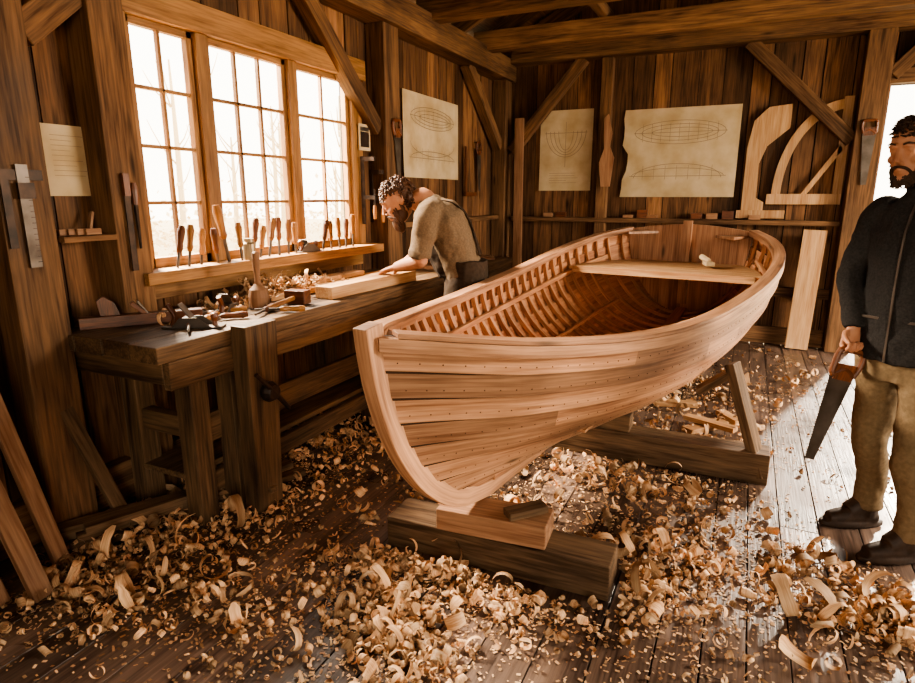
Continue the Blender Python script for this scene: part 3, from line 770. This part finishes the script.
def head(par,c,f,u,style,K=1.0):
    f=V(f).normalized(); u=V(u); u=(u-f*u.dot(f)).normalized(); x=f.cross(u); c=V(c)
    P=lambda a,b,d: c+(x*a+f*b+u*d)*K
    X=x*K;F=f*K;Uu=u*K
    mb=MB()
    prof=[(-.122,.02,.02,.058),(-.112,.036,.036,.045),(-.09,.05,.062,.027),(-.06,.060,.08,.013),(-.03,.067,.089,.004),(0,.072,.094,0),(.03,.075,.097,-.003),(.06,.073,.094,-.006),(.085,.062,.08,-.009),(.105,.043,.056,-.011),(.118,.018,.025,-.012)]
    mb.loft([(P(0,o,z),X,F,w,d) for z,w,d,o in prof],22,0)
    mb.limb([P(0,.088,.028),P(0,.102,.0),P(0,.116,-.026)],[.008*K,.009*K,.012*K],8)
    for q in (-1,1):
        mb.blob(P(q*.012,.101,-.030),X*.008,F*.010,Uu*.007)
        mb.limb([P(q*.012,.092,.034),P(q*.03,.092,.037),P(q*.052,.074,.03)],[.007*K,.008*K,.006*K],8)
        mb.blob(P(q*.042,.064,-.022),X*.02,F*.02,Uu*.018)
        mb.blob(P(q*.076,-.008,.0),X*.008,F*.018,Uu*.03); mb.blob(P(q*.083,-.014,.008),X*.006,F*.014,Uu*.022)
        mb.limb([P(q*.016,.087,.018),P(q*.032,.0905,.020),P(q*.046,.079,.015)],[.004*K,.005*K,.004*K],6)
        mb.limb([P(q*.018,.084,.004),P(q*.032,.088,.002),P(q*.044,.078,.005)],[.003*K,.004*K,.003*K],6)
    mb.limb([P(-.024,.083,-.058),P(0,.096,-.056),P(.024,.083,-.058)],[.004*K,.007*K,.004*K],8)
    mb.limb([P(-.02,.083,-.067),P(0,.094,-.068),P(.02,.083,-.067)],[.004*K,.007*K,.004*K],8)
    mb.blob(P(0,.072,-.1),X*.022,F*.022,Uu*.018)
    mb.obj('head',['skin'],par,remesh=.0045,smi=2)
    e=MB()
    for q in (-1,1):
        e.blob(P(q*.032,.0745,.0105),X*.012,F*.012,Uu*.011,0,12,8); e.blob(P(q*.032,.0835,.0095),X*.0065,F*.004,Uu*.006,1,10,6)
    e.obj('eyes',['eye','iris'],par,smooth=True)
    h=MB()
    for q in (-1,1): h.limb([P(q*.014,.098,.041),P(q*.034,.097,.046),P(q*.054,.078,.038)],[.003*K,.0045*K,.002*K],6)
    left=style=='left'
    zt=.055 if left else .072
    gr=.01 if left else .006
    h.loft([(P(0,o-(.004 if left else .012),z),X,F,w+gr,d+gr*.6) for z,w,d,o in [(zt,.069,.086 if left else .080,-.014)]+prof[8:]],20)
    h.loft([(P(0,-.045,z),X,F,w,d) for z,w,d in ((-.05,.05,.045),(-.02,.068,.056),(.03,.076,.066),(.08,.068,.06))],18)
    for i in range(480 if left else 900):
        th=U(0,6.28); zz=U(-.05,.13); front=math.sin(th)
        if front>-.05 and zz<(.05 if left else .068): continue
        sq=math.sqrt(max(.04,1-((zz-.02)/.12)**2)); w=.079*sq; d=.101*sq
        p=P(w*math.cos(th),d*math.sin(th)-.010,zz); rad=(p-P(0,0,.0)).normalized()
        if left:
            tg=(rad.cross(V((U(-1,1),U(-1,1),U(-1,1))))).normalized()*.6-f*.2+u*U(-.5,.1)
            h.limb([p-rad*.006,p+rad*.01+tg*.012,p+rad*.004+tg*.028],[.0075,.007,.003],6,sub=2)
        else:
            tg=(f*.5+x*U(-.6,.6)+u*U(-.1,.4)); tg=(tg-rad*tg.dot(rad)*.8)
            h.limb([p-rad*.004,p+rad*.004+tg*.010,p+rad*.005+tg*.028],[.0045,.004,.0015],6,sub=2)
    if left:
        h.blob(P(0,.066,-.114),X*.04,F*.038,Uu*.052); nb=230; bl=1
    else:
        h.blob(P(0,.070,-.104),X*.028,F*.024,Uu*.022); nb=260; bl=.2
    for q in (-1,1):
        h.blob(P(q*.050,.028,-.072),X*(.011+.009*bl),F*.040,Uu*(.028+.012*bl)); h.blob(P(q*.067,.002,-.03),X*.006,F*.012,Uu*.038)
        h.limb([P(0,.103,-.044),P(q*.022,.095,-.05),P(q*.034,.077,-.07),P(q*.032,.068,-.095)],[.005*K,.006*K,.006*K,.01*K],8)
    for i in range(nb):
        q=U(-1,1); ff=math.cos(q*1.35); hz=U(-.12,-.065) if abs(q)<.6 else U(-.1,-.02); p=P(math.sin(q*1.35)*.060,.02+ff*.066,hz)
        if abs(q)<.45 and hz>-.075: continue
        rad=(p-P(0,.01,-.06)).normalized(); q1=.007 if bl==1 else .004
        h.limb([p-rad*.004,p+rad*.006*bl-u*.008,p+rad*.005*bl-u*(.010+.024*bl)+x*U(-.008,.008)],[q1,q1*.9,q1*.4],6,sub=2)
    h.obj('hair_and_beard',['hair' if left else 'hair2'],par,smooth=True)

def hand(mb,wr,d,up,side,curl,sc_=1.0,spread=.0,thc=None):
    wr=V(wr); d=V(d).normalized(); up=V(up); up=(up-d*up.dot(d)).normalized(); sd=V(side); sd=(sd-d*sd.dot(d)-up*sd.dot(up)).normalized()
    k=sc_
    mb.loft([(wr-d*.02*k,sd,up,.026*k,.02*k),(wr,sd,up,.026*k,.019*k),(wr+d*.03*k,sd,up,.036*k,.018*k),(wr+d*.06*k,sd,up,.041*k,.016*k),(wr+d*.088*k,sd,up,.040*k,.012*k)],16,0)
    for off,ln,fi in ((.030,.074,0),(.0105,.083,1),(-.0095,.077,2),(-.029,.061,3)):
        b=wr+d*(.082-abs(off-.008)*.12)*k+sd*off*k; ang=0; pts=[b-d*.01*k]; p=b.copy(); pts.append(p.copy())
        sp=spread*off/.03
        for j,fr in enumerate((.45,.31,.24)):
            ang+=curl[j]+(.06*fi)
            dd=(d*math.cos(ang)-up*math.sin(ang)+sd*sp).normalized(); p=p+dd*(ln*fr*k); pts.append(p.copy())
        mb.limb(pts,[.0100*k,.0098*k,.0090*k,.0083*k,.0065*k],9,sub=3)
    t=thc if thc is not None else .3
    b=wr+d*.022*k+sd*.028*k-up*.004*k
    p1=b+(d*.6+sd*.7-up*t).normalized()*.036*k; p2=p1+(d*.8+sd*.2-up*(t*1.8)).normalized()*.03*k; p3=p2+(d*.8-sd*.1-up*(t*2.2)).normalized()*.024*k
    mb.limb([b,p1,p2,p3],[.0145*k,.0125*k,.0105*k,.008*k],9,sub=3)

def boot(par,an,d,nm):
    an=V((an[0],an[1],0)); d=V((d[0],d[1],0)).normalized(); s=V((-d.y,d.x,0)); mb=MB()
    mb.limb([an+Z*.2,an+Z*.12,an+Z*.06],[.052,.05,.048],14)
    mb.limb([an-d*.045+Z*.05,an+d*.05+Z*.055,an+d*.12+Z*.045,an+d*.17+Z*.038],[.040,.044,.042,.032],14,flatdir=s,flat=.85)
    mb.limb([an+Z*.12,an+d*.08+Z*.07],[.05,.042],14,sub=1)
    so=[]
    for i in range(20):
        a=6.283*i/20; so.append((.06+.148*math.cos(a),.046*math.sin(a)*(1+.12*math.cos(a))))
    mb.poly(so,an+Z*.002,d,s,.026)
    mb.obj(nm,['boot'],par,remesh=.006,smi=3)

# --- right man
pr_=group('standing_boatbuilder'); C=V((.625,2.955,0)); g=V((-.616,-.788,0)); r=V((-.788,.616,0))
def PB(a,b,z): return C+r*a+g*b+Z*z
mb=MB()
mb.loft([(PB(0,b,z),r,g,w,d) for z,w,d,b in ((.84,.160,.118,0),(.9,.162,.12,0),(1.0,.154,.114,.005),(1.12,.158,.115,.01),(1.25,.172,.12,.005),(1.36,.184,.116,0),(1.43,.176,.10,-.005),(1.475,.125,.083,-.01),(1.51,.078,.072,-.008),(1.54,.065,.066,0))],26,pw=2.2)
Rs=PB(.175,0,1.425); Re=V((.415,3.05,1.17)); Rw=V((.445,2.95,.965))
Ls=PB(-.175,0,1.425); Le=PB(-.225,-.03,1.16); Lw=PB(-.225,.06,.93)
for (a,b,c,d) in ((PB(.12,0,1.44),Rs,Re,Rw),(PB(-.12,0,1.44),Ls,Le,Lw)):
    mb.limb([a,b,(b+c)/2,c,(c+d)/2,d],[.064,.063,.054,.048,.045,.038],16)
mb.limb([PB(.055,-.03,1.52),PB(.06,.03,1.55),PB(.015,.07,1.50)],[.018,.018,.013],8); mb.limb([PB(-.055,-.03,1.52),PB(-.06,.03,1.55),PB(-.015,.07,1.50)],[.018,.018,.013],8)
mb.obj('jacket',['jacket'],pr_,remesh=.009,smi=3,disp=(.02,.07))
mb=MB()
zs_=[(1.47,.080),(1.43,.100),(1.36,.121),(1.25,.129),(1.12,.130),(1.0,.125),(.9,.124),(.85,.122)]
pts=[PB(0,b,z) for z,b in zs_]
mb.sweep(pts,[r]*8,[g]*8,.004,.004)
for q in (.09,-.09): mb.board(PB(q-.05,.106,1.02),PB(q+.05,.106,1.02),.01,.012,Z)
mb.obj('zip_and_pockets',['dsteel'],pr_)
mb=MB()
RF=V((.63,3.13,0)); LF=V((.74,2.87,0))
mb.loft([(PB(0,0,z),r,g,w,d) for z,w,d in ((.98,.146,.105),(.9,.155,.112),(.82,.158,.11),(.76,.145,.1))],20)
RH=PB(.085,0,.86); LH=PB(-.085,0,.86)
for H,F,kf in ((RH,RF,.02),(LH,LF,.03)):
    mb.limb([H,H*.6+F*.4+Z*.12,F*.55+H*.45+g*kf+Z*.06,F+Z*.28,F+Z*.15,F+Z*.10],[.092,.085,.072,.064,.061,.065],16)
mb.obj('trousers',['khaki'],pr_,remesh=.009,smi=3,disp=(.022,.09))
boot(pr_,RF,(-.92,-.4),'boot_1'); boot(pr_,LF,(-.9,-.45),'boot_2')
mb=MB(); mb.limb([PB(0,-.01,1.48),PB(0,.0,1.56),PB(.01,.01,1.62)],[.058,.054,.054],16); mb.obj('neck',['skin'],pr_,smooth=True)
head(pr_,PB(.05,.02,1.67)+V((-.02,0,0)),(-.60,-.76,-.20),(0,0,1),'right',.96)
mb=MB(); hd=V((-.1,-.06,-1)).normalized(); hs=V((-.9,-.43,0)); hup=V((-.43,.9,0))
hand(mb,Rw,hd,hup,hs,(1.15,1.2,.9),1.0,0,.9); mb.obj('hand_right',['skin'],pr_,remesh=.0035,smi=1)
mb=MB(); hand(mb,Lw,V((0,-.1,-1)),-r,g,(.35,.4,.3),1,0,.3); mb.obj('hand_left',['skin'],pr_,remesh=.0035,smi=1)
Ld=V((-.20,-.09,-.97)).normalized(); gp=Rw+hd*.098-hup*.024
sw=handsaw('handsaw',gp+Ld*.057,Ld,hs,.44)

# --- left man
pl=group('planing_boatbuilder'); g=V((-.93,-.37,0)).normalized(); r=V((g.y,-g.x,0))
hip=V((-1.675,3.70,.97)); sh=V((-1.89,3.66,1.40)); ax=(sh-hip).normalized(); fb=(g-ax*g.dot(ax)).normalized()
def PT(a,b,t): return hip+(sh-hip)*t+r*a+fb*b
mb=MB()
mb.loft([(PT(0,b,t),r,fb,w,d) for t,w,d,b in ((-.1,.185,.13,0),(.1,.185,.135,0),(.35,.19,.14,-.01),(.6,.212,.145,-.025),(.82,.228,.14,-.035),(1.0,.205,.115,-.03),(1.12,.11,.08,-.01),(1.2,.07,.066,.01))],24,pw=2.2)
LS=V((-1.84,3.46,1.375)); LE=V((-1.87,3.40,1.10)); LW=V((-2.06,3.42,1.045))
RS=V((-1.98,3.86,1.385)); RE=V((-2.08,3.92,1.13)); RW=V((-2.16,3.72,1.045))
mb.limb([PT(-.1,-.02,1.0),LS,(LS+LE)/2,LE*.9+LS*.1],[.09,.084,.074,.066],16); mb.limb([PT(.1,-.02,1.0),RS,(RS+RE)/2,RE*.9+RS*.1],[.09,.085,.07,.065],16)
mb.limb([LE+V((0,0,.06)),LE+V((-.01,0,0.02))],[.067,.063],14,sub=1)
mb.limb([PT(-.06,.0,1.14),PT(-.03,.06,1.16),PT(.03,.06,1.16),PT(.06,0,1.14)],[.016]*4,8)
mb.obj('shirt',['shirt'],pl,remesh=.009,smi=3,disp=(.024,.08))
mb=MB()
mb.limb([LE+V((.01,0,.03)),LE,(LE+LW)/2,LW],[.05,.052,.045,.030],14); mb.limb([RE+V((.01,0,.02)),RE,(RE+RW)/2,RW],[.048,.05,.042,.029],14)
mb.obj('forearms',['skin'],pl,remesh=.006,smi=2)
mb=MB(); hand(mb,LW,V((-.9,.1,-.28)),V((-.25,0,1)),V((.1,1,0)),(.25,.35,.3),1.1,.15,.3); mb.obj('hand_left',['skin'],pl,remesh=.0035,smi=1)
mb=MB(); hand(mb,RW,V((-.35,-.9,-.28)),V((-.1,-.2,1)),V((.9,-.35,0)),(.25,.35,.3),1.1,.15,.3); mb.obj('hand_right',['skin'],pl,remesh=.0035,smi=1)
mb=MB(); mb.limb([PT(0,-.0,1.08),PT(0,.03,1.25),V((-2.05,3.62,1.45))],[.065,.062,.06],14); mb.obj('neck',['skin'],pl,smooth=True)
head(pl,(-2.115,3.58,1.465),(-.74,-.50,-.50),(-.36,-.18,.9),'left',1.14)
mb=MB()
mb.loft([(hip+Z*dz+g*b,r,g,w,d) for dz,w,d,b in ((.12,.194,.142,.0),(.02,.2,.148,0),(-.1,.206,.152,0),(-.3,.21,.155,0),(-.42,.215,.155,0))],24)
mb.loft([(PT(0,.03,t),r,fb,w,d) for t,w,d in ((.15,.15,.14),(.5,.155,.145),(.78,.13,.136))],20)
mb.obj('apron',['apron'],pl,remesh=.009,smi=3,disp=(.02,.07))
mb=MB()
for q in (-1,1):
    pts=[PT(q*.09,.14,.78),PT(q*.10,.10,.98),PT(q*.09,.0,1.13),PT(q*.08,-.13,1.0),PT(q*.05,-.18,.75),PT(q*-.03,-.165,.4),PT(q*-.08,-.15,.2)]
    mb.limb(pts,[.016]*7,8,flat=.45,flatdir=r,sub=5)
mb.obj('apron_straps',['apron'],pl,smooth=True)
mb=MB()
F1=V((-1.64,3.58,0));F2=V((-1.60,3.84,0))
for H,F in ((hip-r*.09,F1),(hip+r*.09,F2)):
    H=H-Z*.1; mb.limb([H,H*.5+F*.5+Z*.02,F+Z*.28,F+Z*.08],[.1,.08,.07,.07],16)
mb.obj('trousers',['boot'],pl,remesh=.009,smi=3)
boot(pl,F1,(-.95,-.3),'boot_1'); boot(pl,F2,(-.95,-.2),'boot_2')

# ------------------------------------------------------------ light, camera
w=bpy.data.worlds.new('world'); sc.world=w; w.use_nodes=True; nt=w.node_tree; bg=nt.nodes['Background']
tc=nt.nodes.new('ShaderNodeTexCoord'); sp=nt.nodes.new('ShaderNodeSeparateXYZ'); nt.links.new(tc.outputs['Generated'],sp.inputs[0])
rp=nt.nodes.new('ShaderNodeValToRGB'); rp.color_ramp.elements[0].position=.45; rp.color_ramp.elements[0].color=(1,.87,.70,1); rp.color_ramp.elements[1].position=.75; rp.color_ramp.elements[1].color=(1,.92,.80,1)
mr=nt.nodes.new('ShaderNodeMapRange'); mr.inputs[1].default_value=-1; nt.links.new(sp.outputs['Z'],mr.inputs[0]); nt.links.new(mr.outputs[0],rp.inputs[0]); nt.links.new(rp.outputs[0],bg.inputs[0]); bg.inputs[1].default_value=7.5
def area(name,loc,tgt,sx,sy,e,col):
    l=bpy.data.lights.new(name,'AREA'); l.shape='RECTANGLE'; l.size=sx; l.size_y=sy; l.energy=e; l.color=col
    o=bpy.data.objects.new(name,l); sc.collection.objects.link(o); o.location=loc; o.rotation_euler=(V(tgt)-V(loc)).to_track_quat('-Z','Y').to_euler()
area('window_daylight',(-4.7,3.0,3.3),(-1.4,3.1,.9),1.0,.9,2700,(1,.84,.65))
area('side_door_daylight',(4.2,4.2,2.3),(0,3.0,.8),1.5,1.5,480,(1,.84,.66))
area('front_fill',(1.6,-2.4,2.2),(-.4,2.4,.6),1.6,1.6,60,(1,.84,.66))  # added fill lamp behind the camera, not a known doorway
sl=bpy.data.lights.new('low_sun','SUN'); sl.energy=7; sl.angle=math.radians(2); sl.color=(1,.84,.66)
so_=bpy.data.objects.new('low_sun',sl); sc.collection.objects.link(so_); so_.rotation_euler=V((-.30,-1,-.50)).to_track_quat('-Z','Y').to_euler()
cam=bpy.data.cameras.new('camera'); co=bpy.data.objects.new('camera',cam); sc.collection.objects.link(co)
co.location=(0,0,1.5); co.rotation_euler=(math.radians(76.5),0,math.radians(25.2)); cam.lens=23.84; cam.sensor_width=36; cam.clip_start=.05
sc.camera=co
sc.view_settings.view_transform='AgX'
try: sc.view_settings.look='AgX - Medium High Contrast'
except: pass
sc.view_settings.exposure=0
